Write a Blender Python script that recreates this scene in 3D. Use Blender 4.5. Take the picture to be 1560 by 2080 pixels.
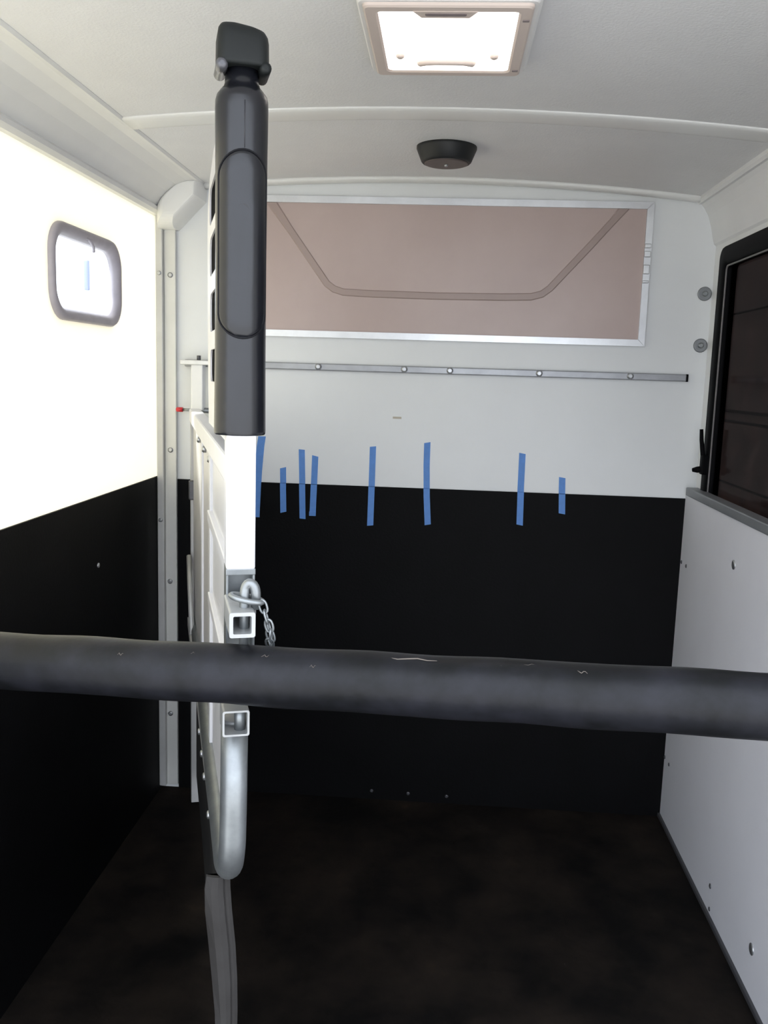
import bpy, bmesh, math, random
from mathutils import Vector, Matrix
from mathutils.geometry import tessellate_polygon

for o in list(bpy.data.objects):
    bpy.data.objects.remove(o, do_unlink=True)
scene = bpy.context.scene
col = scene.collection
random.seed(7)

# ------------------------------------------------------------------ camera
RIGHT = Vector((0.9972069, 0.0682223, 0.0304008))
UP = Vector((-0.0402925, 0.1486591, 0.9880673))
FWD = Vector((-0.0628888, 0.9865324, -0.1509928))
cam = bpy.data.cameras.new('camera')
cam.sensor_width = 36.0
cam.lens = 1827.076 / 2080 * 36.0
cam.clip_start = 0.02
cam_o = bpy.data.objects.new('camera', cam)
col.objects.link(cam_o)
m = Matrix((RIGHT, UP, -FWD)).transposed().to_4x4()
m.translation = Vector((0.94081, -2.91545, 1.44793))
cam_o.matrix_world = m
scene.camera = cam_o

# ------------------------------------------------------------------ world, sun, exposure
world = bpy.data.worlds.new('sky')
scene.world = world
world.use_nodes = True
bg = world.node_tree.nodes['Background']
bg.inputs['Color'].default_value = (0.84, 0.90, 1.0, 1)
bg.inputs['Strength'].default_value = 1.9

sun = bpy.data.lights.new('sun', 'SUN')
sun.energy = 4.0
sun.angle = math.radians(6)
sun.color = (1.0, 0.97, 0.92)
sun_o = bpy.data.objects.new('sun', sun)
col.objects.link(sun_o)
sun_dir = Vector((0.62, 0.10, -1.0)).normalized()      # from the left, high
sun_o.rotation_euler = sun_dir.to_track_quat('-Z', 'Y').to_euler()
sun_o.location = (-4, -1, 6)

vs = scene.view_settings
vs.view_transform = 'Standard'
vs.look = 'None'
vs.gamma = 1.0
vs.use_curve_mapping = False
vs.exposure = 1.02

# ------------------------------------------------------------------ materials
def mat(name, color, rough=0.5, metal=0.0, var=0.0, scale=8.0, color2=None, bump=0.0, bscale=120.0,
        spec=0.5, trans=None, coat=0.0):
    M = bpy.data.materials.new(name)
    M.use_nodes = True
    nt = M.node_tree
    b = nt.nodes['Principled BSDF']
    b.inputs['Base Color'].default_value = (*color, 1)
    b.inputs['Roughness'].default_value = rough
    b.inputs['Metallic'].default_value = metal
    b.inputs['Specular IOR Level'].default_value = spec
    b.inputs['Coat Weight'].default_value = coat
    tc = nt.nodes.new('ShaderNodeTexCoord')
    if var > 0 or color2:
        n = nt.nodes.new('ShaderNodeTexNoise')
        n.inputs['Scale'].default_value = scale
        n.inputs['Detail'].default_value = 6
        n.inputs['Roughness'].default_value = 0.62
        nt.links.new(tc.outputs['Object'], n.inputs['Vector'])
        r = nt.nodes.new('ShaderNodeValToRGB')
        c2 = color2 if color2 else tuple(c * (1 - var) for c in color)
        r.color_ramp.elements[0].position = 0.38
        r.color_ramp.elements[1].position = 0.66
        r.color_ramp.elements[0].color = (*c2, 1)
        r.color_ramp.elements[1].color = (*color, 1)
        nt.links.new(n.outputs['Fac'], r.inputs['Fac'])
        nt.links.new(r.outputs['Color'], b.inputs['Base Color'])
    if bump > 0:
        n2 = nt.nodes.new('ShaderNodeTexNoise')
        n2.inputs['Scale'].default_value = bscale
        n2.inputs['Detail'].default_value = 3
        nt.links.new(tc.outputs['Object'], n2.inputs['Vector'])
        bp = nt.nodes.new('ShaderNodeBump')
        bp.inputs['Strength'].default_value = bump
        bp.inputs['Distance'].default_value = 0.004
        nt.links.new(n2.outputs['Fac'], bp.inputs['Height'])
        nt.links.new(bp.outputs['Normal'], b.inputs['Normal'])
    if trans:
        t = nt.nodes.new('ShaderNodeBsdfTranslucent')
        t.inputs['Color'].default_value = (*trans[0], 1)
        mx = nt.nodes.new('ShaderNodeMixShader')
        mx.inputs['Fac'].default_value = trans[1]
        nt.links.new(b.outputs['BSDF'], mx.inputs[1])
        nt.links.new(t.outputs['BSDF'], mx.inputs[2])
        nt.links.new(mx.outputs['Shader'], nt.nodes['Material Output'].inputs['Surface'])
    return M

def glass_mat(name, tint, gloss=0.06, rough=0.03):
    M = bpy.data.materials.new(name)
    M.use_nodes = True
    nt = M.node_tree
    for n in list(nt.nodes):
        if n.type != 'OUTPUT_MATERIAL':
            nt.nodes.remove(n)
    t = nt.nodes.new('ShaderNodeBsdfTransparent')
    t.inputs['Color'].default_value = (*tint, 1)
    g = nt.nodes.new('ShaderNodeBsdfGlossy')
    g.inputs['Roughness'].default_value = rough
    g.inputs['Color'].default_value = (1, 1, 1, 1)
    mx = nt.nodes.new('ShaderNodeMixShader')
    mx.inputs['Fac'].default_value = gloss
    nt.links.new(t.outputs[0], mx.inputs[1])
    nt.links.new(g.outputs[0], mx.inputs[2])
    nt.links.new(mx.outputs[0], nt.nodes['Material Output'].inputs['Surface'])
    return M

def tape_mat():
    M = mat('blue_masking_tape', (0.13, 0.32, 0.76), 0.6, var=0.10, scale=40)
    nt = M.node_tree
    t = nt.nodes.new('ShaderNodeBsdfTransparent')
    mx = nt.nodes.new('ShaderNodeMixShader')
    mx.inputs['Fac'].default_value = 0.16
    nt.links.new(nt.nodes['Principled BSDF'].outputs[0], mx.inputs[1])
    nt.links.new(t.outputs[0], mx.inputs[2])
    nt.links.new(mx.outputs[0], nt.nodes['Material Output'].inputs['Surface'])
    return M

def emit_mat(name, color, strength):
    M = bpy.data.materials.new(name)
    M.use_nodes = True
    b = M.node_tree.nodes['Principled BSDF']
    b.inputs['Base Color'].default_value = (0.8, 0.8, 0.78, 1)
    b.inputs['Emission Color'].default_value = (*color, 1)
    b.inputs['Emission Strength'].default_value = strength
    return M

WHITE_WALL = mat('white_fibreglass_wall', (0.775, 0.79, 0.79), 0.42, var=0.035, scale=3.0, bump=0.04, bscale=60)
LEFT_WALL = mat('translucent_fibreglass_wall', (0.80, 0.78, 0.70), 0.5, trans=((1.0, 0.963, 0.84), 0.47))
CEIL = mat('ceiling_fibreglass', (0.82, 0.82, 0.82), 0.5, var=0.04, scale=5.0, bump=0.22, bscale=190)
COVE = mat('cove_gelcoat', (0.80, 0.80, 0.79), 0.36, var=0.04, scale=5.0, bump=0.04, bscale=60)
TRIM_WHITE = mat('white_trim', (0.82, 0.82, 0.80), 0.35)
PANEL_WHITE = mat('white_laminate_panel', (0.82, 0.82, 0.86), 0.45, var=0.03, scale=4)
KICK = mat('black_kick_panel', (0.0032, 0.0032, 0.0038), 0.6, color2=(0.0022, 0.0022, 0.0025), scale=5, spec=0.10, bump=0.1, bscale=150)
def floor_mat():
    M = mat('black_rubber_mat', (0.017, 0.0128, 0.0098), 0.9, color2=(0.0034, 0.0030, 0.0028), scale=4.6, spec=0.12, bump=0.5, bscale=45)
    nt = M.node_tree
    ramp = [n for n in nt.nodes if n.type == 'VALTORGB'][0]
    e = ramp.color_ramp.elements.new(0.78)
    e.color = (0.034, 0.024, 0.016, 1)
    return M
FLOOR = floor_mat()
ALU = mat('brushed_aluminium', (0.66, 0.67, 0.68), 0.38, 0.85, var=0.10, scale=14)
ALU_PAINT = mat('mill_aluminium_post', (0.56, 0.56, 0.55), 0.5, 0.35, var=0.10, scale=10)
GALV = mat('galvanised_steel', (0.31, 0.33, 0.34), 0.42, 0.75, var=0.18, scale=30)
STEEL = mat('zinc_screw', (0.45, 0.46, 0.47), 0.35, 0.85)
DARKSTEEL = mat('dull_screw', (0.12, 0.12, 0.13), 0.45, 0.7)
POWDER = mat('white_powder_coat', (0.72, 0.72, 0.75), 0.35, var=0.03, scale=20)
GREYPANEL = mat('pale_grey_divider_panel', (0.62, 0.61, 0.62), 0.35, var=0.08, scale=6)
PAD = mat('black_moulded_rubber', (0.009, 0.0095, 0.013), 0.27, color2=(0.007, 0.0075, 0.010), scale=25, spec=0.5)
PADCAP = mat('black_rubber_cap', (0.009, 0.011, 0.011), 0.55, spec=0.3)
LUG = mat('lug_highlight_rubber', (0.10, 0.10, 0.11), 0.25, 0.3)  # cap rubber made paler and glossy, painting in the left lug's highlight
GROOVE = mat('groove_shadow_black', (0.006, 0.006, 0.008), 0.6, spec=0.2)
BAR = mat('scuffed_black_bar_sleeve', (0.014, 0.0145, 0.019), 0.42, color2=(0.006, 0.0065, 0.0075), scale=13, spec=0.21, bump=0.10, bscale=70)
SCUFF_REFLECTION = mat('tan_scuff_reflection', (0.16, 0.14, 0.12), 0.7)  # real scuffs, plus the narrow tan reflection painted along the bar top
RUBBER = mat('glare_paled_window_rubber', (0.44, 0.41, 0.45), 0.5, var=0.1, scale=20)  # rubber lightened, the glare around the window put into its colour
SEAL = mat('black_window_seal', (0.0025, 0.0025, 0.003), 0.6, spec=0.06)
FLAP = mat('worn_grey_rubber_flap', (0.030, 0.028, 0.027), 0.8, color2=(0.020, 0.018, 0.017), scale=9)
BRONZE = mat('bronze_acrylic', (0.52, 0.415, 0.385), 0.30, color2=(0.47, 0.37, 0.34), scale=2.2, spec=0.4)
BRONZE_BAND = mat('bronze_moulded_band', (0.37, 0.285, 0.26), 0.35, spec=0.4)
BEIGE = mat('beige_lamp_plastic', (0.66, 0.56, 0.50), 0.45)
LAMPWHITE = mat('white_lamp_housing', (0.80, 0.79, 0.77), 0.4)
LAMPGREY = mat('grey_lamp_slot', (0.22, 0.18, 0.18), 0.5)
DIFFUSER = emit_mat('lit_diffuser', (1.0, 0.93, 0.86), 0.95)
VENT = mat('black_vent_plastic', (0.012, 0.013, 0.014), 0.5, spec=0.4)
VENTDISC = mat('brown_black_vent_disc', (0.085, 0.066, 0.060), 0.45)
RED = mat('red_pin_tip', (0.62, 0.03, 0.04), 0.4)
TAPE = tape_mat()
WOOD = mat('dark_weathered_plank', (0.075, 0.058, 0.052), 0.9, color2=(0.03, 0.025, 0.024), scale=6, spec=0.2, bump=0.4, bscale=35)
GROUND = mat('light_bounce_ground', (0.54, 0.53, 0.51), 0.95, var=0.2, scale=3)  # unseen ground, kept pale to bounce light up onto the ceiling
GLASS_CLEAR = glass_mat('clear_acrylic', (0.93, 0.95, 0.95), 0.05)
GLASS_DARK = glass_mat('dark_tinted_glass', (0.21, 0.185, 0.18), 0.02, 0.12)
RESIDUE = mat('adhesive_residue', (0.46, 0.42, 0.34), 0.7)

# ------------------------------------------------------------------ mesh helpers
ROOTM = {}                                    # world matrix of each top-level root, by name

class MB:
    def __init__(s):
        s.v = []; s.f = []; s.smooth = []
    def add(s, verts, faces, smooth=False):
        k = len(s.v)
        s.v += [Vector(p) for p in verts]
        s.f += [[i + k for i in f] for f in faces]
        s.smooth += [smooth] * len(faces)
        return s
    def box(s, lo, hi, bev=0.0, fr=None):
        bm = bmesh.new()
        bmesh.ops.create_cube(bm, size=1.0)
        for v in bm.verts:
            v.co = Vector([(lo[i] + hi[i]) / 2 + v.co[i] * (hi[i] - lo[i]) for i in range(3)])
        if bev > 0:
            bmesh.ops.bevel(bm, geom=list(bm.edges), offset=bev, segments=2, profile=0.5, affect='EDGES')
        s.frombm(bm, fr)
        return s
    def frombm(s, bm, fr=None, smooth=False):
        bm.verts.index_update()
        vs_ = [v.co.copy() for v in bm.verts]
        if fr: vs_ = [fr(*p) for p in vs_]
        s.add(vs_, [[v.index for v in f.verts] for f in bm.faces], smooth)
        bm.free()
    def tube(s, path, r, n=12, cap=True, closed=False, rz=None, fr=None):
        P = [Vector(fr(*p)) if fr else Vector(p) for p in path]
        N = len(P); rings = []
        def tang(i):
            if closed: return (P[(i + 1) % N] - P[i - 1]).normalized()
            return (P[min(i + 1, N - 1)] - P[max(i - 1, 0)]).normalized()
        t = tang(0)
        ref = Vector((0, 0, 1)) if abs(t.z) < 0.9 else Vector((1, 0, 0))
        nx = t.cross(ref).normalized()
        V = []; F = []
        for i in range(N):
            t = tang(i)
            nx = (nx - t * nx.dot(t)).normalized()
            ny = t.cross(nx)
            rr = r[i] if isinstance(r, (list, tuple)) else r
            r2 = rr * (rz if rz else 1.0)
            for k in range(n):
                a = 2 * math.pi * k / n
                V.append(P[i] + nx * math.cos(a) * rr + ny * math.sin(a) * r2)
        for i in range(N if closed else N - 1):
            j = (i + 1) % N
            for k in range(n):
                F.append([i * n + k, i * n + (k + 1) % n, j * n + (k + 1) % n, j * n + k])
        s.add(V, F, True)
        if cap and not closed:
            s.add(V[:n], [list(range(n))[::-1]])
            s.add(V[-n:], [list(range(n))])
        return s
    def cyl(s, a, b, r, n=20, r2=None, fr=None):
        return s.tube([a, b], [r, r if r2 is None else r2], n, fr=fr)
    def loft(s, rings, smooth=True, cap=True):
        n = len(rings[0]); V = [p for r in rings for p in r]; F = []
        for i in range(len(rings) - 1):
            for k in range(n):
                F.append([i * n + k, i * n + (k + 1) % n, (i + 1) * n + (k + 1) % n, (i + 1) * n + k])
        s.add(V, F, smooth)
        if cap:
            s.add(rings[0], [list(range(n))[::-1]])
            s.add(rings[-1], [list(range(n))])
        return s
    def plate(s, loops, t0, t1, place):
        """outline plus holes in 2D, between two offsets; place(a, b, t) -> world"""
        P2 = [[Vector((a, b, 0)) for a, b in L] for L in loops]
        tri = tessellate_polygon(P2)
        flat = [p for L in loops for p in L]
        n = len(flat)
        V = [place(a, b, t0) for a, b in flat] + [place(a, b, t1) for a, b in flat]
        F = [list(t) for t in tri] + [[i + n for i in t][::-1] for t in tri]
        k = 0
        for L in loops:
            c = len(L)
            for i in range(c):
                j = (i + 1) % c
                F.append([k + i, k + j, n + k + j, n + k + i])
            k += c
        s.add(V, F)
        return s
    def build(s, name, material, parent=None, base=None):
        me = bpy.data.meshes.new(name)
        ob = bpy.data.objects.new(name, me)
        col.objects.link(ob)
        if parent is not None:
            M = ROOTM[parent.name]
            ob.parent = parent
        else:
            if base is None:
                xs = [p.x for p in s.v]; ys = [p.y for p in s.v]; zs = [p.z for p in s.v]
                base = ((min(xs) + max(xs)) / 2, (min(ys) + max(ys)) / 2, min(zs))
            M = Matrix.Translation(base)
            ob.matrix_world = M
        ROOTM[ob.name] = M
        inv = M.inverted()
        me.from_pydata([inv @ p for p in s.v], [], s.f)
        me.polygons.foreach_set('use_smooth', s.smooth)
        me.materials.append(material)
        bm = bmesh.new(); bm.from_mesh(me)
        bmesh.ops.remove_doubles(bm, verts=bm.verts, dist=1e-6)
        bmesh.ops.recalc_face_normals(bm, faces=bm.faces)
        bm.to_mesh(me); bm.free()
        me.update()
        return ob

def tag(o, label, cat=None, group=None, kind=None):
    o['label'] = label
    if cat: o['category'] = cat
    if group: o['group'] = group
    if kind: o['kind'] = kind
    return o

def thing(name, base, rz, label, cat, group=None, kind=None):
    o = bpy.data.objects.new(name, None)
    o.empty_display_size = 0.05
    col.objects.link(o)
    M = Matrix.Translation(base) @ Matrix.Rotation(rz, 4, 'Z')
    o.matrix_world = M
    ROOTM[o.name] = M
    return tag(o, label, cat, group, kind)

def rrect(a0, b0, a1, b1, r, n=8):
    out = []
    for (ca, cb, st) in ((a1 - r, b1 - r, 0), (a0 + r, b1 - r, 90), (a0 + r, b0 + r, 180), (a1 - r, b0 + r, 270)):
        for k in range(n + 1):
            t = math.radians(st + 90 * k / n)
            out.append((ca + r * math.cos(t), cb + r * math.sin(t)))
    return out

def screw(mb, p, nrm, r=0.006, h=0.003):
    """low domed screw head at p, facing nrm"""
    p = Vector(p); nrm = Vector(nrm).normalized()
    mb.tube([p - nrm * 0.002, p + nrm * h * 0.6, p + nrm * h], [r, r, r * 0.55], 12)
    return mb

YB = -2.22          # rear edge of the trailer body
W = 1.72            # face of the right lower panel
XR = 1.751          # face of the right wall
def arch(x):
    return 2.050 - 0.044 * ((x - 0.86) / 0.84) ** 2

# ------------------------------------------------------------------ setting
MB().add([(-30, -30, -0.42), (30, -30, -0.42), (30, 30, -0.42), (-30, 30, -0.42)], [[0, 1, 2, 3]]).build('ground', GROUND)
tag(bpy.data.objects['ground'], 'unseen pale ground added outside the trailer to bounce light in', kind='structure')

tag(MB().box((-0.03, YB, -0.06), (1.80, 0.03, 0.0)).build('floor', FLOOR), 'dark dusty rubber matted trailer floor', kind='structure')

# unseen dark ramp, added to cut bounce light at the open rear end
rmp = thing('unseen_ramp', (0.875, -3.1, -0.42), 0, 'unseen dark matted ramp added behind the trailer to cut ground light', None, kind='structure')
mb = MB()
rq = [(YB - 0.004, -0.05), (YB - 0.004, -0.002), (-3.98, -0.375), (-3.98, -0.418)]
mb.loft([[Vector((x, y, z)) for y, z in rq] for x in (0.0, 1.75)], smooth=False)
mb.build('deck', FLOOR, rmp)
for k in range(7):
    y = -2.42 - 0.22 * k; zr = -0.002 - 0.373 * (YB - 0.004 - y) / 1.756
    MB().box((0.10, y - 0.015, zr - 0.006), (1.65, y + 0.015, zr + 0.014), 0.003).build('cleat', KICK, rmp)

# ceiling skin, arched across the width
mb = MB()
xs = [0.150 + (1.705 - 0.150) * i / 40 for i in range(41)]
prof = [(x, arch(x)) for x in xs] + [(x, arch(x) + 0.03) for x in reversed(xs)]
ys = (0.0, YB)
mb.loft([[Vector((x, y, z)) for x, z in prof] for y in ys], smooth=False)
ceiling = mb.build('ceiling', CEIL)
tag(ceiling, 'white textured fibreglass ceiling, gently arched', kind='structure')

def roof_rib(y, wy, h, x0, x1):
    mb = MB(); rings = []
    for i in range(49):
        x = x0 + (x1 - x0) * i / 48
        ring = []
        for k in range(9):
            a = math.pi * k / 8
            ring.append(Vector((x, y + math.cos(a) * wy / 2, arch(x) + 0.001 - h * math.sin(a) ** 0.6)))
        rings.append(ring)
    mb.loft(rings)
    return mb.build('rib', TRIM_WHITE, ceiling)
roof_rib(-0.715, 0.098, 0.009, 0.165, 1.70)
roof_rib(-0.022, 0.044, 0.016, 0.165, 1.70)

# coves along both sides
covL = [(-0.01, 1.922), (0.016, 1.922), (0.028, 1.930), (0.030, 1.940), (0.026, 1.946), (0.040, 1.960), (0.064, 1.982),
        (0.094, 2.002), (0.128, 2.014), (0.150, 2.016), (0.163, 2.014), (0.169, 2.019), (0.170, 2.032), (0.170, 2.085), (-0.01, 2.085)]
MB().loft([[Vector((x, y, z)) for x, z in covL] for y in (0.0, YB)], smooth=False).build('trim_1', COVE)
tag(bpy.data.objects['trim_1'], 'white moulded cove between the left wall and ceiling', kind='structure')
covR = [(1.765, 1.868), (1.750, 1.868), (1.744, 1.874), (1.739, 1.890), (1.731, 1.925), (1.720, 1.957), (1.706, 1.980),
        (1.697, 1.990), (1.688, 1.990), (1.682, 1.997), (1.682, 2.010), (1.690, 2.085), (1.765, 2.085)]
MB().loft([[Vector((x, y, z)) for x, z in covR] for y in (0.0, YB)], smooth=False).build('trim_2', COVE)
tag(bpy.data.objects['trim_2'], 'white moulded cove between the right wall and ceiling', kind='structure')

# rounded corner gusset, left front
mb = MB()
gc = [(0.166, 2.024), (0.13, 2.024), (0.085, 2.008), (0.045, 1.975), (0.022, 1.945), (0.022, 1.920)]
for _ in range(2):
    q_ = [gc[0]]
    for p0_, p1_ in zip(gc[:-1], gc[1:]):
        q_ += [(p0_[0] * .75 + p1_[0] * .25, p0_[1] * .75 + p1_[1] * .25), (p0_[0] * .25 + p1_[0] * .75, p0_[1] * .25 + p1_[1] * .75)]
    gc = q_ + [gc[-1]]
gp = [(0.022, 1.880), (0.074, 1.880), (0.162, 1.968)] + gc
rings = [[Vector((x, 0.0, z)) for x, z in gp]]
for k in range(9):
    a = math.pi / 2 * k / 8
    s = 0.62 + 0.38 * math.cos(a)
    cx, cz = 0.118, 1.99
    rings.append([Vector((cx + (x - cx) * s, -0.045 - 0.06 * math.sin(a), cz + (z - cz) * s)) for x, z in gp])
mb.loft(rings, smooth=False)
g = mb.build('corner_gusset', TRIM_WHITE)
tag(g, 'white rounded corner moulding at the top of the left aluminium post', 'moulding')
for p in ((0.105, -0.104, 2.016), (0.070, -0.100, 1.992)):
    MB().cyl((p[0], p[1], p[2] + 0.003), (p[0], p[1], p[2] - 0.004), 0.004, 10).build('screw', STEEL, g)

# walls
tag(MB().box((-0.012, 0.0, 0.0), (1.79, 0.03, 2.06)).build('wall_front', WHITE_WALL), 'white front wall of the trailer', kind='structure')
WL = [(YB, 0.0), (0.0, 0.0), (0.0, 1.935), (YB, 1.935)]
WINL = rrect(-0.788, 1.575, -0.365, 1.766, 0.062)
tag(MB().plate([WL, WINL], 0.0, -0.010, lambda a, b, t: Vector((t, a, b))).build('wall_left', LEFT_WALL),
    'thin sunlit translucent cream left wall', kind='structure')
WR = [(YB, 0.0), (0.0, 0.0), (0.0, 1.885), (YB, 1.885)]
WINR = rrect(-1.62, 1.00, -0.082, 1.848, 0.035)
tag(MB().plate([WR, WINR], XR, XR + 0.035, lambda a, b, t: Vector((t, a, b))).build('wall_right', TRIM_WHITE),
    'white right wall around the dark window', kind='structure')

# left window ------------------------------------------------
w1 = thing('window_1', (0, -0.572, 1.56), 0, 'small rounded window in the bright left wall', kind='structure', cat=None)
def ring_loft(mb, sections, fr):
    """sections: list of (loop, t) rings bridged into a closed band"""
    n = len(sections[0][0]); V = []; F = []
    for L, t in sections:
        V += [fr(a, b, t) for a, b in L]
    S = len(sections)
    for i in range(S):
        j = (i + 1) % S
        for k in range(n):
            F.append([i * n + k, i * n + (k + 1) % n, j * n + (k + 1) % n, j * n + k])
    mb.add(V, F, True)
    return mb
FL = lambda a, b, t: Vector((t, a, b))
mb = MB()
o_ = (-0.806, 1.556, -0.350, 1.789)
def ins(o, d, r): return rrect(o[0] + d, o[1] + d, o[2] - d, o[3] - d, r)
ring_loft(mb, [(ins(o_, 0, 0.074), -0.012), (ins(o_, 0, 0.074), 0.006), (ins(o_, 0.004, 0.072), 0.013), (ins(o_, 0.012, 0.067), 0.015),
               (ins(o_, 0.022, 0.062), 0.010), (ins(o_, 0.030, 0.058), 0.0), (ins(o_, 0.032, 0.057), -0.012)], FL)
fr1 = mb.build('frame', RUBBER, w1)
tag(fr1, 'grey rubber surround')
mb = MB(); mb.plate([ins(o_, 0.026, 0.058)], -0.008, -0.012, FL)
mb.build('pane', GLASS_CLEAR, w1)
mb = MB(); mb.box((-0.004, -0.588, 1.640), (0.010, -0.576, 1.716), 0.003)
tag(mb.build('pull_bar', mat('pale_acrylic_pull', (0.6, 0.64, 0.75), 0.4, trans=((0.7, 0.75, 0.9), 0.6)), w1), 'short upright grey pull bar')
mb = MB()
mb.tube([(0.004, -0.580, 1.772), (0.012, -0.570, 1.762), (0.012, -0.556, 1.752), (0.008, -0.545, 1.742)], 0.004, 8)
mb.box((-0.004, -0.60, 1.766), (0.012, -0.555, 1.777), 0.003)
mb.build('catch', RUBBER, w1)

# right window ------------------------------------------------
w3 = thing('window_2', (XR, -0.85, 1.0), 0, 'large dark tinted window in the right wall', kind='structure', cat=None)
FRr = lambda a, b, t: Vector((XR + 0.0 - t, a, b))
mb = MB(); o3 = (-1.640, 0.985, -0.066, 1.864)
ring_loft(mb, [(ins(o3, 0.012, 0.036), -0.03), (ins(o3, 0.012, 0.036), 0.004), (ins(o3, 0.016, 0.034), 0.009), (ins(o3, 0.054, 0.022), 0.008),
               (ins(o3, 0.066, 0.016), 0.002), (ins(o3, 0.068, 0.016), -0.03)], FRr)
mb.build('seal', SEAL, w3)
mb = MB(); L = ins(o3, 0.0705, 0.014)
mb.tube([FRr(a, b, 0.002) for a, b in L], 0.0028, 6, closed=True)
tag(mb.build('bead', mat('grey_window_bead', (0.16, 0.15, 0.15), 0.5), w3), 'thin grey bead around the glass')
MB().plate([ins(o3, 0.060, 0.02)], -0.014, -0.019, FRr).build('pane', GLASS_DARK, w3)
# latch lever by the window
lt = thing('window_latch', (1.735, -0.105, 1.18), 0, 'black lever latch on the jamb beside the dark right window', 'latch')
MB().box((1.728, -0.125, 1.175), (1.751, -0.098, 1.235), 0.004).build('base', SEAL, lt)
MB().tube([(1.727, -0.094, 1.312), (1.729, -0.097, 1.28), (1.735, -0.105, 1.23), (1.738, -0.11, 1.195)], [0.0075, 0.0085, 0.010, 0.012], 10, rz=0.7).build('lever', SEAL, lt)
MB().tube([(1.738, -0.11, 1.192), (1.722, -0.10, 1.188), (1.710, -0.093, 1.186)], [0.010, 0.010, 0.006], 10).build('thumb_knob', SEAL, lt)

# planks outside, seen through the dark glass
pw = thing('plank_wall', (2.45, 0.6, -0.42), 0, 'dark weathered plank wall seen through the tinted right window', 'wall')
z = -0.42; k = 0
for hgt in (0.34, 0.35, 0.33, 0.34, 0.32, 0.055, 0.50, 0.34, 0.36, 0.35):
    off = (0.0, 0.012, -0.006, 0.009)[k % 4]
    MB().box((2.43 + off, -2.4, z + 0.007), (2.465 + off, 4.2, z + hgt - 0.007), 0.003).build('plank', WOOD, pw)
    z += hgt; k += 1
MB().box((2.482, -2.4, -0.42), (2.492, 4.2, z)).build('gap_blocking_board', WOOD, pw)  # sheet added behind the planks to block sky light in the gaps
for y in (-1.5, 0.6, 2.9):
    MB().box((2.492, y, -0.42), (2.575, y + 0.09, 2.85)).build('post', WOOD, pw)

# kick panels ------------------------------------------------
kl = MB().box((0.0, YB, 0.0), (0.006, -0.004, 1.094)).build('kick_panel', KICK)
tag(kl, 'matt black kick panel on the lower left wall', 'panel')
mb = MB(); screw(mb, (0.006, -0.548, 0.905), (1, 0, 0), 0.007, 0.004); mb.build('screw', STEEL, kl)
kf = MB().box((0.066, -0.004, 0.0), (1.721, 0.0, 1.085)).build('kick_panel', KICK)
tag(kf, 'matt black kick panel across the lower front wall below the blue tape', 'panel')
for x, zz in ((0.742, 0.030), (0.868, 0.028), (1.000, 0.026)):
    mb = MB(); screw(mb, (x, -0.004, zz), (0, -1, 0), 0.006, 0.003); mb.build('screw', DARKSTEEL, kf)

# right lower panel ------------------------------------------------
rp = thing('side_panel', (1.735, -1.3, 0), 0, 'tall white laminate panel along the lower right wall', 'panel')
MB().box((W, YB, 0.012), (XR, -0.001, 1.098), 0.001).build('board', PANEL_WHITE, rp)
mb = MB(); mb.box((W - 0.006, YB, 1.098), (XR + 0.002, -0.022, 1.124), 0.003)
tag(mb.build('top_trim', mat('grey_anodised_trim', (0.26, 0.27, 0.28), 0.45, 0.4, var=0.1), rp), 'grey metal capping')
MB().box((W - 0.008, YB, 0.0), (XR, -0.002, 0.013), 0.002).build('bottom_strip', mat('dark_grey_strip', (0.05, 0.05, 0.055), 0.6), rp)
for y, zz, r in ((-0.526, 0.979, 0.013), (-0.901, 0.125, 0.014)):
    mb = MB(); screw(mb, (W, y, zz), (-1, 0, 0), r, 0.004)
    s_ = mb.build('bolt', STEEL, rp)
for y, zz, r in ((-0.572, 0.088, 0.007), (-0.5816, 0.026, 0.006), (-0.020, 0.881, 0.006), (-0.077, 0.880, 0.006), (-0.012, 0.2148, 0.006), (-0.068, 0.2139, 0.006)):
    mb = MB(); screw(mb, (W, y, zz), (-1, 0, 0), r, 0.003); mb.build('screw', DARKSTEEL, rp)

# corner post ------------------------------------------------
cp = thing('corner_post', (0.033, -0.02, 0.0), 0, 'upright aluminium corner post where the left and front walls meet', 'post')
MB().box((0.0065, -0.034, 0.016), (0.0290, -0.0005, 1.925), 0.003).build('side_flange', ALU_PAINT, cp)
MB().box((0.0290, -0.018, 0.016), (0.0665, -0.0045, 1.885), 0.002).build('face_flange', mat('pale_aluminium', (0.70, 0.70, 0.67), 0.5, 0.25, var=0.06, scale=8), cp)
for x, zz in ((0.0500, 1.741), (0.0478, 1.182), (0.0440, 0.740), (0.0430, 0.275)):
    mb = MB(); screw(mb, (x, -0.018, zz), (0, -1, 0), 0.0085, 0.005); mb.build('bolt', STEEL, cp)
for zz in (1.745, 0.95):
    mb = MB(); screw(mb, (0.018, -0.034, zz), (0, -1, 0), 0.007, 0.003); mb.build('bolt', STEEL, cp)

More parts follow.
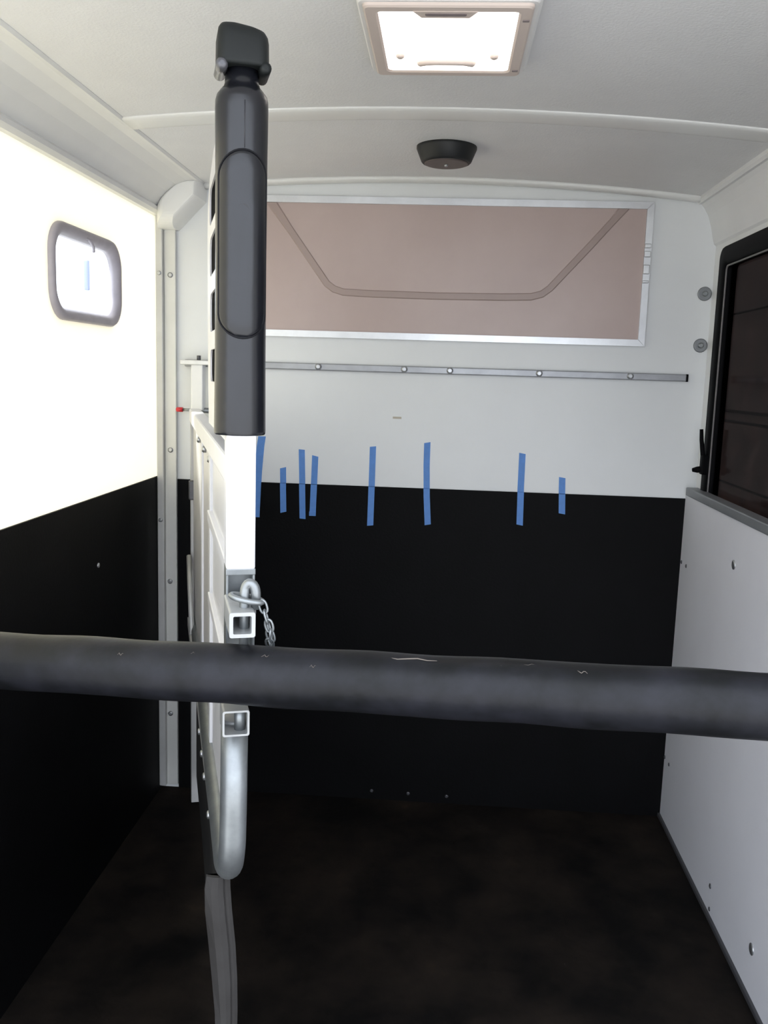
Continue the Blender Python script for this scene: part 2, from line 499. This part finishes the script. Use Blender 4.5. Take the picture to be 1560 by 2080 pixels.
# front window ------------------------------------------------
w2 = thing('window_3', (0.90, 0, 1.56), 0, 'wide bronze acrylic window in an aluminium frame on the front wall', kind='structure', cat=None)
X0, X1, Z0, Z1 = 0.250, 1.5535, 1.5590, 1.9925
fw = 0.0205
def mitre(p):
    mb = MB()
    n = 4
    V = [(x, -0.001, z) for x, z in p] + [(x, -0.015, z) for x, z in p]
    mb.add(V, [[0, 1, 2, 3], [7, 6, 5, 4], [0, 1, 5, 4], [1, 2, 6, 5], [2, 3, 7, 6], [3, 0, 4, 7]])
    return mb.build('frame_bar', ALU, w2)
e = 0.0006
mitre([(X0, Z1), (X1, Z1), (X1 - fw - e, Z1 - fw), (X0 + fw + e, Z1 - fw)])
mitre([(X0, Z0), (X1, Z0), (X1 - fw - e, Z0 + fw), (X0 + fw + e, Z0 + fw)])
mitre([(X0, Z0 + e), (X0, Z1 - e), (X0 + fw, Z1 - fw - e), (X0 + fw, Z0 + fw + e)])
mitre([(X1, Z0 + e), (X1, Z1 - e), (X1 - fw, Z1 - fw - e), (X1 - fw, Z0 + fw + e)])
MB().box((X0 + fw - 0.003, -0.008, Z0 + fw - 0.003), (X1 - fw + 0.003, -0.0005, Z1 - fw + 0.003)).build('pane', BRONZE, w2)
# moulded trapezoid band on the pane
path = [(0.372, 1.9715), (0.43, 1.893), (0.49, 1.811), (0.535, 1.750), (0.552, 1.727), (0.575, 1.711), (0.605, 1.702), (0.70, 1.699), (0.90, 1.697),
        (1.10, 1.699), (1.195, 1.702), (1.228, 1.711), (1.252, 1.729), (1.30, 1.783), (1.37, 1.862), (1.43, 1.932), (1.463, 1.9715)]
mb = MB(); rings = []
for i, (x, z_) in enumerate(path):
    a = Vector(path[max(i - 1, 0)]); b = Vector(path[min(i + 1, len(path) - 1)])
    t = (b - a).normalized(); nrm = Vector((-t.y, t.x))
    ring = []
    for d, y in ((-0.0115, -0.008), (-0.0085, -0.0105), (0.0085, -0.0105), (0.0115, -0.008)):
        xx = x + nrm.x * d; zz = z_ + nrm.y * d
        if i in (0, len(path) - 1): zz = 1.9715; xx = x + d / max(abs(nrm.y), 0.3) * (1 if nrm.x > 0 else 1) * (nrm.x / abs(nrm.x))
        ring.append(Vector((xx, y, zz)))
    rings.append(ring)
mb.loft(rings, smooth=False)
tag(mb.build('moulded_band', BRONZE_BAND, w2), 'darker brown band in a wide V with a flat bottom')
for zz, h in ((1.862, 0.013), (1.838, 0.018), (1.755, 0.008), (1.792, 0.028)):
    MB().box((X1 - 0.021, -0.021, zz - h / 2), (X1 - 0.002, -0.014, zz + h / 2), 0.002).build('clip', ALU, w2)

# wall rail ------------------------------------------------
rl = thing('mounting_rail', (0.89, 0, 1.453), 0, 'long flat grey metal rail with round studs below the bronze window', 'rail')
MB().box((0.094, -0.016, 1.4545), (1.690, -0.0005, 1.4770), 0.003).build('bar', mat('rail_grey_steel', (0.40, 0.41, 0.43), 0.42, 0.6, var=0.15, scale=16), rl)
tag(MB().box((1.690, -0.0165, 1.454), (1.6955, -0.0005, 1.4775), 0.001).build('end_cap', SEAL, rl), 'black end cap')
for x in (0.531, 0.807, 0.952, 1.233, 1.516):
    mb = MB(); screw(mb, (x, -0.016, 1.4665), (0, -1, 0), 0.0105, 0.009)
    mb.build('stud', STEEL, rl)

# washers by the right jamb
for zz, lab in ((1.7248, 'round grey washer with bright bolt, upper of the two beside the right window'),
                (1.5673, 'round grey washer with bright bolt, lower of the two beside the right window')):
    t_ = thing('wall_bolt', (1.728, 0, zz), 0, lab, 'bolt', 'wall bolts by the right window')
    MB().tube([(1.728, -0.0003, zz), (1.728, -0.003, zz), (1.728, -0.0045, zz)], [0.0215, 0.0215, 0.018], 24).build('washer', mat('dull_washer', (0.26, 0.27, 0.28), 0.5, 0.6), t_)
    mb = MB(); screw(mb, (1.728, -0.0045, zz), (0, -1, 0), 0.009, 0.008); mb.build('bolt_head', GALV, t_)

rs = MB().box((0.774, -0.0006, 1.308), (0.802, 0.0, 1.3145)).build('adhesive_mark', RESIDUE)
tag(rs, 'small tan adhesive mark on the white front wall above the tape', 'mark')

# ------------------------------------------------------------------ blue tape
tapes = [
    ([(0.3475, 1.236), (0.343, 1.205), (0.336, 1.12), (0.333, 1.05), (0.330, 0.968)], 'long slanting blue tape strip partly hidden behind the white divider post'),
    ([(0.4183, 1.1354), (0.420, 1.06), (0.4219, 0.988)], 'short blue tape strip, the first one wholly clear of the divider post'),
    ([(0.4792, 1.1975), (0.483, 1.08), (0.4863, 0.969)], 'long blue tape strip, left one of the close-set pair'),
    ([(0.5240, 1.178), (0.522, 1.09), (0.5195, 0.982)], 'blue tape strip with folded lower end, right one of the close-set pair'),
    ([(0.7125, 1.2155), (0.712, 1.08), (0.7110, 0.9556)], 'long blue tape strip standing alone just right of the close-set pair'),
    ([(0.8885, 1.2346), (0.889, 1.16), (0.893, 1.06), (0.9000, 0.966)], 'blue tape strip reaching highest, near the middle of the front wall'),
    ([(1.1955, 1.2106), (1.196, 1.10), (1.1985, 0.9776)], 'long blue tape strip second from the white right-hand panel'),
    ([(1.3268, 1.1374), (1.329, 1.08), (1.3322, 1.020)], 'shortest blue tape strip, closest to the white right-hand panel'),
]
for i, (pts, lab) in enumerate(tapes):
    hw = (0.0125, 0.0100, 0.0100, 0.0103, 0.0102, 0.0102, 0.0104, 0.0104)[i]
    P = []
    for a, b in zip(pts[:-1], pts[1:]):
        for k in range(8):
            P.append((a[0] + (b[0] - a[0]) * k / 8, a[1] + (b[1] - a[1]) * k / 8))
    P.append(pts[-1])
    P.append((P[-1][0], 1.0865)); P.append((P[-1][0], 1.0835))
    P = sorted(P, key=lambda p: -p[1])
    def xat(zz):
        for a, b in zip(pts[:-1], pts[1:]):
            if a[1] >= zz >= b[1]: return a[0] + (b[0] - a[0]) * (a[1] - zz) / (a[1] - b[1])
        return pts[-1][0]
    mb = MB(); rings = []
    for k, (x, zz) in enumerate(P):
        x = xat(zz)
        y = -0.0004 if zz > 1.085 else -0.0044
        tilt = 0.0025 * math.sin(i * 1.7) if k in (0, len(P) - 1) else 0.0
        rings.append([Vector((x - hw, y, zz - tilt)), Vector((x + hw, y, zz + tilt)), Vector((x + hw, y - 0.0005, zz + tilt)), Vector((x - hw, y - 0.0005, zz - tilt))])
    mb.loft(rings, smooth=False)
    if i == 3:
        x, zz = pts[-1]
        mb.box((x - hw - 0.001, -0.0065, zz - 0.002), (x + hw, -0.0049, zz + 0.012))
    tag(mb.build('blue_tape', TAPE), lab, 'tape', 'strips of blue tape on the front wall')

# ------------------------------------------------------------------ divider
P0 = Vector((0.650, -1.645)); P1 = Vector((0.140, -0.060))
ed = (P1 - P0).normalized()
nd = Vector((-ed.y, ed.x))                    # towards the left wall
def D(u, w, z):
    p = P0 + ed * u + nd * w
    return Vector((p.x, p.y, z))
dv = thing('divider', (P0.x, P0.y, 0), math.atan2(ed.y, ed.x), 'white stall divider with black padded end post, slid aside along the front rail', 'divider')

def rr_ring(z, hw, hd, r, cu=0.0, n=7, shear=0.0):
    out = []
    r = min(r, hw * 0.98, hd * 0.98)
    for (a, b) in rrect(-hd, -hw, hd, hw, r, n):
        out.append(D(cu + a, b, z + shear * b))
    return out
HD, HR = 0.036, 0.0340
body = [(1.3575, .0345), (1.3590, .0360), (1.363, .0364), (1.40, .0360), (1.46, .0354), (1.60, .0350), (1.74, .0352), (1.795, .0358), (1.806, .0354), (1.813, .0335), (1.819, .029),
        (1.824, .0245), (1.829, .0228), (1.846, .0226)]
mb = MB().loft([rr_ring(z, hw, min(HD, hw * 1.05), HR) for z, hw in body])
pad = mb.build('post_pad', PAD, dv)
tag(pad, 'black moulded rubber sleeve over the end post')
cap = [(1.8450, .0300), (1.8455, .0335), (1.850, .0342), (1.880, .0338), (1.888, .0325), (1.8935, .0295), (1.8965, .024), (1.8975, .015)]
mb = MB().loft([rr_ring(z, hw, hw, 0.016, shear=0.13 if z > 1.87 else 0.0) for z, hw in cap])
pc = mb.build('end_cap', PADCAP, dv)
for s in (-1, 1):
    tag(MB().tube([(-0.0335, s * 0.0285, 1.8440), (-0.0325, s * 0.0285, 1.8440), (-0.029, s * 0.0285, 1.8440), (0.02, s * 0.0285, 1.8440)], [0.003, 0.006, 0.0080, 0.0080], 16, fr=D).build('cap_lug', LUG if s > 0 else PADCAP, pc), 'rounded lug below the cap')
# raised oval on the pad
def surf(w, hw=0.0353):
    k = hw - HR; a = abs(w)
    if a <= k: return HD
    dx = min(a - k, HR * 0.999)
    return HD - HR + math.sqrt(HR * HR - dx * dx)
def stadium(s, n=16):
    out = []; za, zb, r = 1.492, 1.737, 0.0315
    R = r * s; zc = (za + zb) / 2; hz = (zb - za) / 2 - r
    for k in range(n + 1):
        a = math.pi * k / n
        out.append((R * math.cos(a), zc + hz * (0.25 + 0.75 * s if s > 0.3 else s) + r * s * 1.0 * math.sin(a)))
    for k in range(n + 1):
        a = math.pi + math.pi * k / n
        out.append((R * math.cos(a), zc - hz * (0.25 + 0.75 * s if s > 0.3 else s) + r * s * math.sin(a)))
    return out
mb = MB(); rings = []
for s, h in ((1.0, -0.001), (0.985, 0.0016), (0.95, 0.0024), (0.8, 0.0026), (0.6, 0.0026), (0.45, 0.0026), (0.31, 0.0026)):
    rings.append([D(-(surf(w) + h), w, z) for w, z in stadium(s)])
mb.loft(rings, cap=False)
mb.add(rings[-1], [list(range(len(rings[-1])))])
ov = mb.build('oval_inlay', PAD, pad)
mb = MB(); mb.tube([D(-(surf(w) + 0.0005), w, z) for w, z in stadium(1.01)], 0.0013, 6, closed=True)
mb.build('oval_groove', GROOVE, pad)
mb = MB(); mb.tube([(-0.0362, -0.001, 1.74), (-0.0362, -0.001, 1.80)], 0.0007, 6, fr=D)
mb.build('mould_seam', mat('seam_grey', (0.03, 0.03, 0.035), 0.5), pad)

# rear post: square tube, then an open channel for the pin
HP = 0.0206
mb = MB().box((-0.030, -HP, 1.166), (0.012, HP, 1.372), 0.003, fr=D)
tag(mb.build('end_post', POWDER, dv), 'white square tube')
mb = MB()
mb.box((-0.028, HP - 0.0035, 0.985), (0.012, HP, 1.1675), 0.001, fr=D)
mb.box((-0.028, -HP, 0.985), (0.012, -HP + 0.0035, 1.1675), 0.001, fr=D)
mb.box((0.009, -HP, 0.985), (0.012, HP, 1.1675), fr=D)
mb.box((-0.030, -HP - 0.0005, 1.158), (-0.024, HP + 0.0005, 1.167), 0.001, fr=D)
tag(mb.build('pin_channel', GALV, dv), 'open galvanised channel around the pin')

# pin brackets reaching back over and under the bar
def sq_sleeve(c, half, wall, y0, y1, m_):
    mb = MB()
    lo = (c[0] - half, c[1] - half); hi = (c[0] + half, c[1] + half)
    mb.plate([rrect(lo[0], lo[1], hi[0], hi[1], 0.003, 3), rrect(lo[0] + wall, lo[1] + wall, hi[0] - wall, hi[1] - wall, 0.002, 3)], y0, y1,
             lambda a, b, t: D(t, a, b))
    return mb.build('pin_bracket', m_, dv)
GW = mat('pale_galvanised', (0.42, 0.43, 0.43), 0.45, 0.35, var=0.12, scale=30)
sq_sleeve((0.0063, 1.1130), 0.0172, 0.0050, -0.1314, -0.028, GW)
sq_sleeve((0.0086, 0.9505), 0.0190, 0.0028, -0.0676, -0.010, GW)
MB().box((0.6540, -1.690, 1.098), (0.6800, -1.662, 1.128), 0.003).build('bracket_web', GW, dv)

MB().tube([(0.6625, -1.690, 0.934), (0.6625, -1.690, 0.966)], 0.008, 12).build('bracket_pin', GALV, dv)
# lower frame tube: down, bend, forward along the divider
path = [(-0.012, 0.006, 0.936), (-0.012, 0.007, 0.80)]
for k in range(0, 13):
    a = math.pi / 2 * k / 12
    path.append((-0.012 + 0.075 * (1 - math.cos(a)), 0.008 + 0.004 * k / 12, 0.745 - 0.075 * math.sin(a)))
path += [(0.4, 0.010, 0.670), (1.0, 0.006, 0.670), (1.56, 0, 0.670)]
mb = MB().tube(path, 0.0202, 20, fr=D)
tag(mb.build('lower_tube', GALV, dv), 'bent galvanised steel tube')
MB().tube([(-0.012, 0.006, 0.930), (-0.012, 0.006, 0.940)], 0.0215, 20, fr=D).build('weld_ring', GW, dv)

# head grille plate with slots
head = [(0.01, 1.34), (0.575, 1.34), (0.60, 1.42), (0.625, 1.60), (0.632, 1.72), (0.615, 1.775), (0.55, 1.812), (0.42, 1.838), (0.01, 1.838)]
slots = [rrect(0.13, zc - h, 0.555 - 0.012 * k, zc + h, h * 0.8, 4) for k, (zc, h) in enumerate(((1.755, 0.034), (1.660, 0.036), (1.555, 0.036), (1.455, 0.030)))]
mb = MB(); mb.plate([head] + slots, 0.0098, 0.013, lambda a, b, t: D(a, t, b))
tag(mb.build('head_grille', POWDER, dv), 'white head plate with four slots')
hb = [(0.02, 1.35), (0.56, 1.35), (0.59, 1.44), (0.61, 1.60), (0.615, 1.71), (0.60, 1.76), (0.54, 1.80), (0.42, 1.825), (0.02, 1.825)]
MB().plate([hb], -0.010, 0.0095, lambda a, b, t: D(a, t, b)).build('rubber_backing', mat('matt_black_backing', (0.006, 0.006, 0.007), 0.95, spec=0.03), dv)

# panel, rails, stiles
MB().box((0.012, -0.010, 0.685), (0.50, 0.010, 1.29), fr=D).build('panel', POWDER, dv)
MB().box((0.50, -0.010, 0.685), (1.56, 0.008, 1.29), fr=D).build('panel', GREYPANEL, dv)
mb = MB().box((0.012, -0.014, 1.285), (1.58, 0.020, 1.325), 0.004, fr=D)
tr = mb.build('top_rail', POWDER, dv)
MB().box((0.014, 0.0, 1.150), (0.50, 0.020, 1.172), 0.002, fr=D).build('middle_rail', POWDER, dv)
MB().box((0.014, 0.0, 0.985), (0.50, 0.019, 1.005), 0.002, fr=D).build('middle_rail', POWDER, dv)
MB().box((0.485, -0.012, 0.685), (0.525, 0.016, 1.287), 0.002, fr=D).build('stile', mat('pale_grey_stile', (0.66, 0.66, 0.68), 0.4), dv)
MB().box((0.90, -0.012, 0.685), (0.94, 0.013, 1.287), 0.002, fr=D).build('stile', POWDER, dv)
for u in (0.55, 0.78, 1.06):
    MB().tube([D(u, 0.008, 1.268), D(u, 0.015, 1.268), D(u, 0.018, 1.268)], [0.008, 0.008, 0.005], 10).build('bolt', STEEL, dv)
# clamp strip and rivets for the rubber flap
MB().box((0.10, 0.020, 0.636), (1.56, 0.0275, 0.662), 0.001, fr=D).build('clamp_strip', ALU_PAINT, dv)
for u in (0.26, 0.42, 0.53, 0.65, 0.90, 1.15):
    MB().tube([D(u, 0.0270, 0.648), D(u, 0.0315, 0.648), D(u, 0.0335, 0.648)], [0.0075, 0.0075, 0.004], 10).build('rivet', STEEL, dv)
# front post and its brace
MB().box((1.585, -0.014, 0.016), (1.612, 0.016, 1.318), 0.002, fr=D).build('front_post', ALU_PAINT, dv)
MB().tube([(1.565, 0.022, 0.86), (1.50, 0.022, 0.80), (1.36, 0.020, 0.66)], 0.008, 10, fr=D).build('brace', ALU_PAINT, dv)
MB().box((1.56, 0.004, 1.04), (1.585, 0.022, 1.10), 0.003, fr=D).build('latch_plate', DARKSTEEL, dv)
# slider block that rides on the wall rail
MB().box((0.100, -0.085, 1.460), (0.208, -0.0165, 1.475), 0.002).build('slider_plate', ALU, dv)
MB().tube([(0.151, -0.05, 1.474), (0.151, -0.05, 1.490)], 0.0065, 6).build('slider_bolt', DARKSTEEL, dv)
MB().box((0.1335, -0.080, 1.318), (0.1710, -0.040, 1.461), 0.003).build('slider_block', TRIM_WHITE, dv)
mb = MB(); mb.tube([(0.096, -0.05, 1.3165), (0.136, -0.05, 1.3165)], 0.0045, 10); mb.tube([(0.133, -0.05, 1.3165), (0.195, -0.055, 1.3165)], 0.009, 10)
mb.build('pull_pin', GALV, dv)
tag(MB().tube([(0.0770, -0.05, 1.3165), (0.0790, -0.05, 1.3165), (0.0985, -0.05, 1.3165)], [0.005, 0.0075, 0.0075], 12).build('pin_tip', RED, dv), 'red tip of the pull pin')

# hanging rubber flap; its rear end curls to the left
mb = MB(); rings = []
zl = [0.665, 0.64, 0.60, 0.54, 0.48, 0.42, 0.36, 0.28, 0.20, 0.12]
cur = [0.028, 0.031, 0.033, 0.033, 0.031, 0.027, 0.025, 0.025, 0.025, 0.025]
for z_, c in zip(zl, cur):
    ring = []
    wv = 0.016 - 0.012 * min(1.0, max(0.0, (0.62 - z_) / 0.19)) + 0.002 * math.sin(z_ * 21)
    pts = [(0.030 + 0.006 * math.sin(z_ * 15), c + wv - 0.001), (0.022, c * 0.66 + wv), (0.019, c * 0.33 + wv), (0.022, 0.002 + wv), (0.032, wv - 0.003), (0.30, 0.010 + 0.002 * math.sin(z_ * 30)), (0.8, 0.004 * math.sin(z_ * 17)), (1.2, 0.0), (1.56, 0.0)]
    th = 0.007
    ring = [D(u, w, z_) for u, w in pts]
    back = [D(u + (th if i < 4 else 0), w - (0 if i < 3 else th), z_) for i, (u, w) in enumerate(pts)]
    rings.append(ring + back[::-1])
mb.loft(rings, smooth=False)
tag(mb.build('rubber_flap', FLAP, dv), 'worn grey rubber flap hanging to the floor')

# ------------------------------------------------------------------ locking pin with chain
pn = thing('locking_pin', (0.680, -1.745, 0.93), 0, 'galvanised drop pin on a chain above the black bar', 'pin')
px, py = 0.6800, -1.742
path = [(px - 0.001, py, 1.040), (px, py, 1.148)]
for k in range(1, 10):
    a = math.pi * k / 9
    path.append((px + 0.0075 * (1 - math.cos(a)), py + 0.002, 1.150 + 0.013 * math.sin(a)))
path.append((px + 0.0150, py + 0.004, 1.128))
MB().tube(path, 0.0068, 12).build('rod', GALV, pn)
mb = MB()
mb.tube([(px + 0.003 + 0.0215 * math.cos(2 * math.pi * k / 24), py + 0.012 * math.sin(2 * math.pi * k / 24), 1.142 - 0.004 * math.cos(2 * math.pi * k / 24)) for k in range(24)], 0.0040, 8, closed=True)
mb.build('collar_ring', GALV, pn)
def link_mesh(c, d, flip):
    """oval link, long axis along d"""
    d = Vector(d).normalized()
    s = d.cross(Vector((0, 1, 0))).normalized()
    if flip: s = d.cross(s).normalized()
    P = []
    for k in range(20):
        a = 2 * math.pi * k / 20
        P.append(Vector(c) + d * 0.0095 * math.copysign(abs(math.cos(a)) ** 0.8, math.cos(a)) + s * 0.0052 * math.copysign(abs(math.sin(a)) ** 0.8, math.sin(a)))
    return P
cpath = [(px + 0.026, py - 0.001, 1.132), (px + 0.030, py, 1.118), (px + 0.034, py + 0.001, 1.105), (px + 0.036, py + 0.004, 1.091), (px + 0.033, py + 0.012, 1.077), (px + 0.036, py + 0.020, 1.064),
         (px + 0.040, py + 0.028, 1.050), (px + 0.041, py + 0.034, 1.036), (px + 0.037, py + 0.038, 1.022)]
for i, c in enumerate(cpath):
    a = Vector(cpath[max(i - 1, 0)]); b = Vector(cpath[min(i + 1, len(cpath) - 1)])
    mb = MB(); mb.tube(link_mesh(c, b - a, i % 2), 0.0017, 6, closed=True)
    mb.build('chain_link', GALV, pn)
cp2 = [(px + 0.030 + 0.002 * math.sin(i), py + 0.020 + 0.003 * i, 1.098 - 0.0135 * i) for i in range(5)]
for i, c in enumerate(cp2):
    mb = MB(); mb.tube(link_mesh(c, (0.3, 0, -1), (i + 1) % 2), 0.0017, 6, closed=True)
    mb.build('chain_link', GALV, pn)

# ------------------------------------------------------------------ padded bar across the stall
A = Vector((0.0130, -1.6590, 1.0100)); B = Vector((1.7000, -1.9045, 1.0838))
bb = thing('breech_bar', ((A.x + B.x) / 2, (A.y + B.y) / 2, 0.99), 0, 'thick scuffed black padded bar stretching right across the trailer', 'bar')
mb = MB()
N = 60
mb.tube([A + (B - A) * (i / N) + Vector((0, 0, 0.0008 * math.sin(i * 0.9))) for i in range(N + 1)], [0.0405 + 0.0003 * math.sin(i * 1.3) for i in range(N + 1)], 40)
mb.build('sleeve', BAR, bb)
ax = (B - A).normalized()
def on_bar(s, ang, lift=0.0):
    c = A + (B - A) * s
    bk = Vector((0, -1, 0)); bk = (bk - ax * bk.dot(ax)).normalized(); upv = bk.cross(ax) * -1
    if upv.z < 0: upv = -upv
    return c + (bk * math.cos(ang) + upv * math.sin(ang)) * (0.0412 + lift)
mb = MB()
for (s, a, ln, wd) in ((0.535, 1.28, 0.065, 0.0016), (0.60, 1.22, 0.03, 0.0012), (0.62, 1.32, 0.02, 0.001), (0.30, 0.8, 0.008, 0.0007), (0.36, 1.0, 0.009, 0.0007),
                       (0.255, 0.55, 0.006, 0.0006), (0.66, 1.1, 0.012, 0.001), (0.46, 0.75, 0.008, 0.0006), (0.72, 1.15, 0.014, 0.0008), (0.42, 1.05, 0.01, 0.0007)):
    n = 5
    pts = [on_bar(s + ln / 1.73 * (i / n - .5), a + 0.05 * math.sin(i * 1.9 + s * 40), -0.0008) for i in range(n + 1)]
    mb.tube(pts, [wd * (0.4 + 0.6 * math.sin(math.pi * i / n)) for i in range(n + 1)], 6, rz=0.5)
sc = mb.build('scuffs_and_reflection', SCUFF_REFLECTION, bb)
sc['kind'] = 'stuff'
tag(sc, 'pale scratches and a painted tan reflection along the top', kind='stuff')

# ------------------------------------------------------------------ ceiling lamp
lx0, lx1, ly0, ly1, lz = 0.784, 1.057, -1.402, -1.071, 2.025
lm = thing('ceiling_lamp', (0.92, -1.235, 2.02), 0, 'lit square ceiling lamp in a beige bezel', 'lamp')
mb = MB()
def rc(x0, y0, x1, y1, z, r=0.012): return [Vector((a, b, z)) for a, b in rrect(x0, y0, x1, y1, r, 4)]
mb.loft([rc(lx0 - 0.012, ly0 - 0.016, lx1 + 0.014, ly1 + 0.006, 2.055), rc(lx0 - 0.010, ly0 - 0.014, lx1 + 0.012, ly1 + 0.005, 2.034), rc(lx0 - 0.006, ly0 - 0.005, lx1 + 0.006, ly1 + 0.003, 2.0265)], smooth=False)
mb.build('housing', LAMPWHITE, lm)
mb = MB(); FZ = lambda a, b, t: Vector((a, b, t))
ob_ = (lx0, ly0, lx1, ly1)
ring_loft(mb, [(ins(ob_, 0, 0.010), 2.030), (ins(ob_, 0.001, 0.010), 2.0225), (ins(ob_, 0.004, 0.009), 2.020), (ins(ob_, 0.020, 0.012), 2.020), (ins(ob_, 0.0235, 0.010), 2.0225), (ins(ob_, 0.0245, 0.010), 2.030)], FZ)
for p in mb.f: pass
mb.smooth = [False] * len(mb.f)
mb.build('bezel', BEIGE, lm)
MB().plate([ins(ob_, 0.023, 0.010)], 2.0230, 2.0262, FZ).build('diffuser', DIFFUSER, lm)
tab = [(0.865, ly0 + 0.018), (0.968, ly0 + 0.018), (0.955, ly0 + 0.043), (0.878, ly0 + 0.043)]
tb = MB().plate([tab], 2.0190, 2.0235, FZ).build('tab', BEIGE, lm)
MB().plate([rrect(0.884, ly0 + 0.024, 0.950, ly0 + 0.034, 0.004, 3)], 2.0180, 2.0200, FZ).build('slot', LAMPGREY, tb)
mb = MB(); hy = ly1 - 0.086
mb.tube([(0.868, hy + 0.016, 2.024), (0.870, hy + 0.004, 2.017), (0.874, hy - 0.010, 2.013), (0.884, hy - 0.018, 2.012), (0.90, hy - 0.020, 2.012), (0.935, hy - 0.020, 2.012), (0.951, hy - 0.018, 2.012), (0.961, hy - 0.010, 2.013), (0.965, hy + 0.004, 2.017), (0.967, hy + 0.016, 2.024)], 0.006, 8)
mb.build('handle', BEIGE, lm)
for x in (0.834, 1.004):
    MB().tube([(x, ly1 - 0.105, 2.026), (x, ly1 - 0.105, 2.019), (x, ly1 - 0.105, 2.017)], [0.008, 0.007, 0.004], 12).build('screw', BEIGE, lm)
for x, y in ((lx1 - 0.010, ly0 + 0.055), (lx1 - 0.010, ly1 - 0.035)):
    MB().box((x - 0.006, y - 0.004, 2.0185), (x + 0.005, y + 0.004, 2.0206), 0.001).build('clip', LAMPGREY, lm)

# ------------------------------------------------------------------ round roof vent
vc = (0.918, -0.405)
vt = thing('roof_vent', (vc[0], vc[1], 2.0), 0, 'round black tapered roof vent on the ceiling near the front', 'vent')
MB().tube([(vc[0], vc[1], 2.052), (vc[0], vc[1], 2.043), (vc[0], vc[1], 2.012), (vc[0], vc[1], 2.008)], [0.080, 0.080, 0.067, 0.063], 40).build('body', VENT, vt)
vd = MB().tube([(vc[0], vc[1], 2.009), (vc[0], vc[1], 2.006), (vc[0], vc[1], 2.005)], [0.058, 0.058, 0.055], 36).build('disc', VENTDISC, vt)
MB().tube([(vc[0], vc[1], 2.0055), (vc[0], vc[1], 2.000)], [0.006, 0.004], 12).build('screw', STEEL, vd)
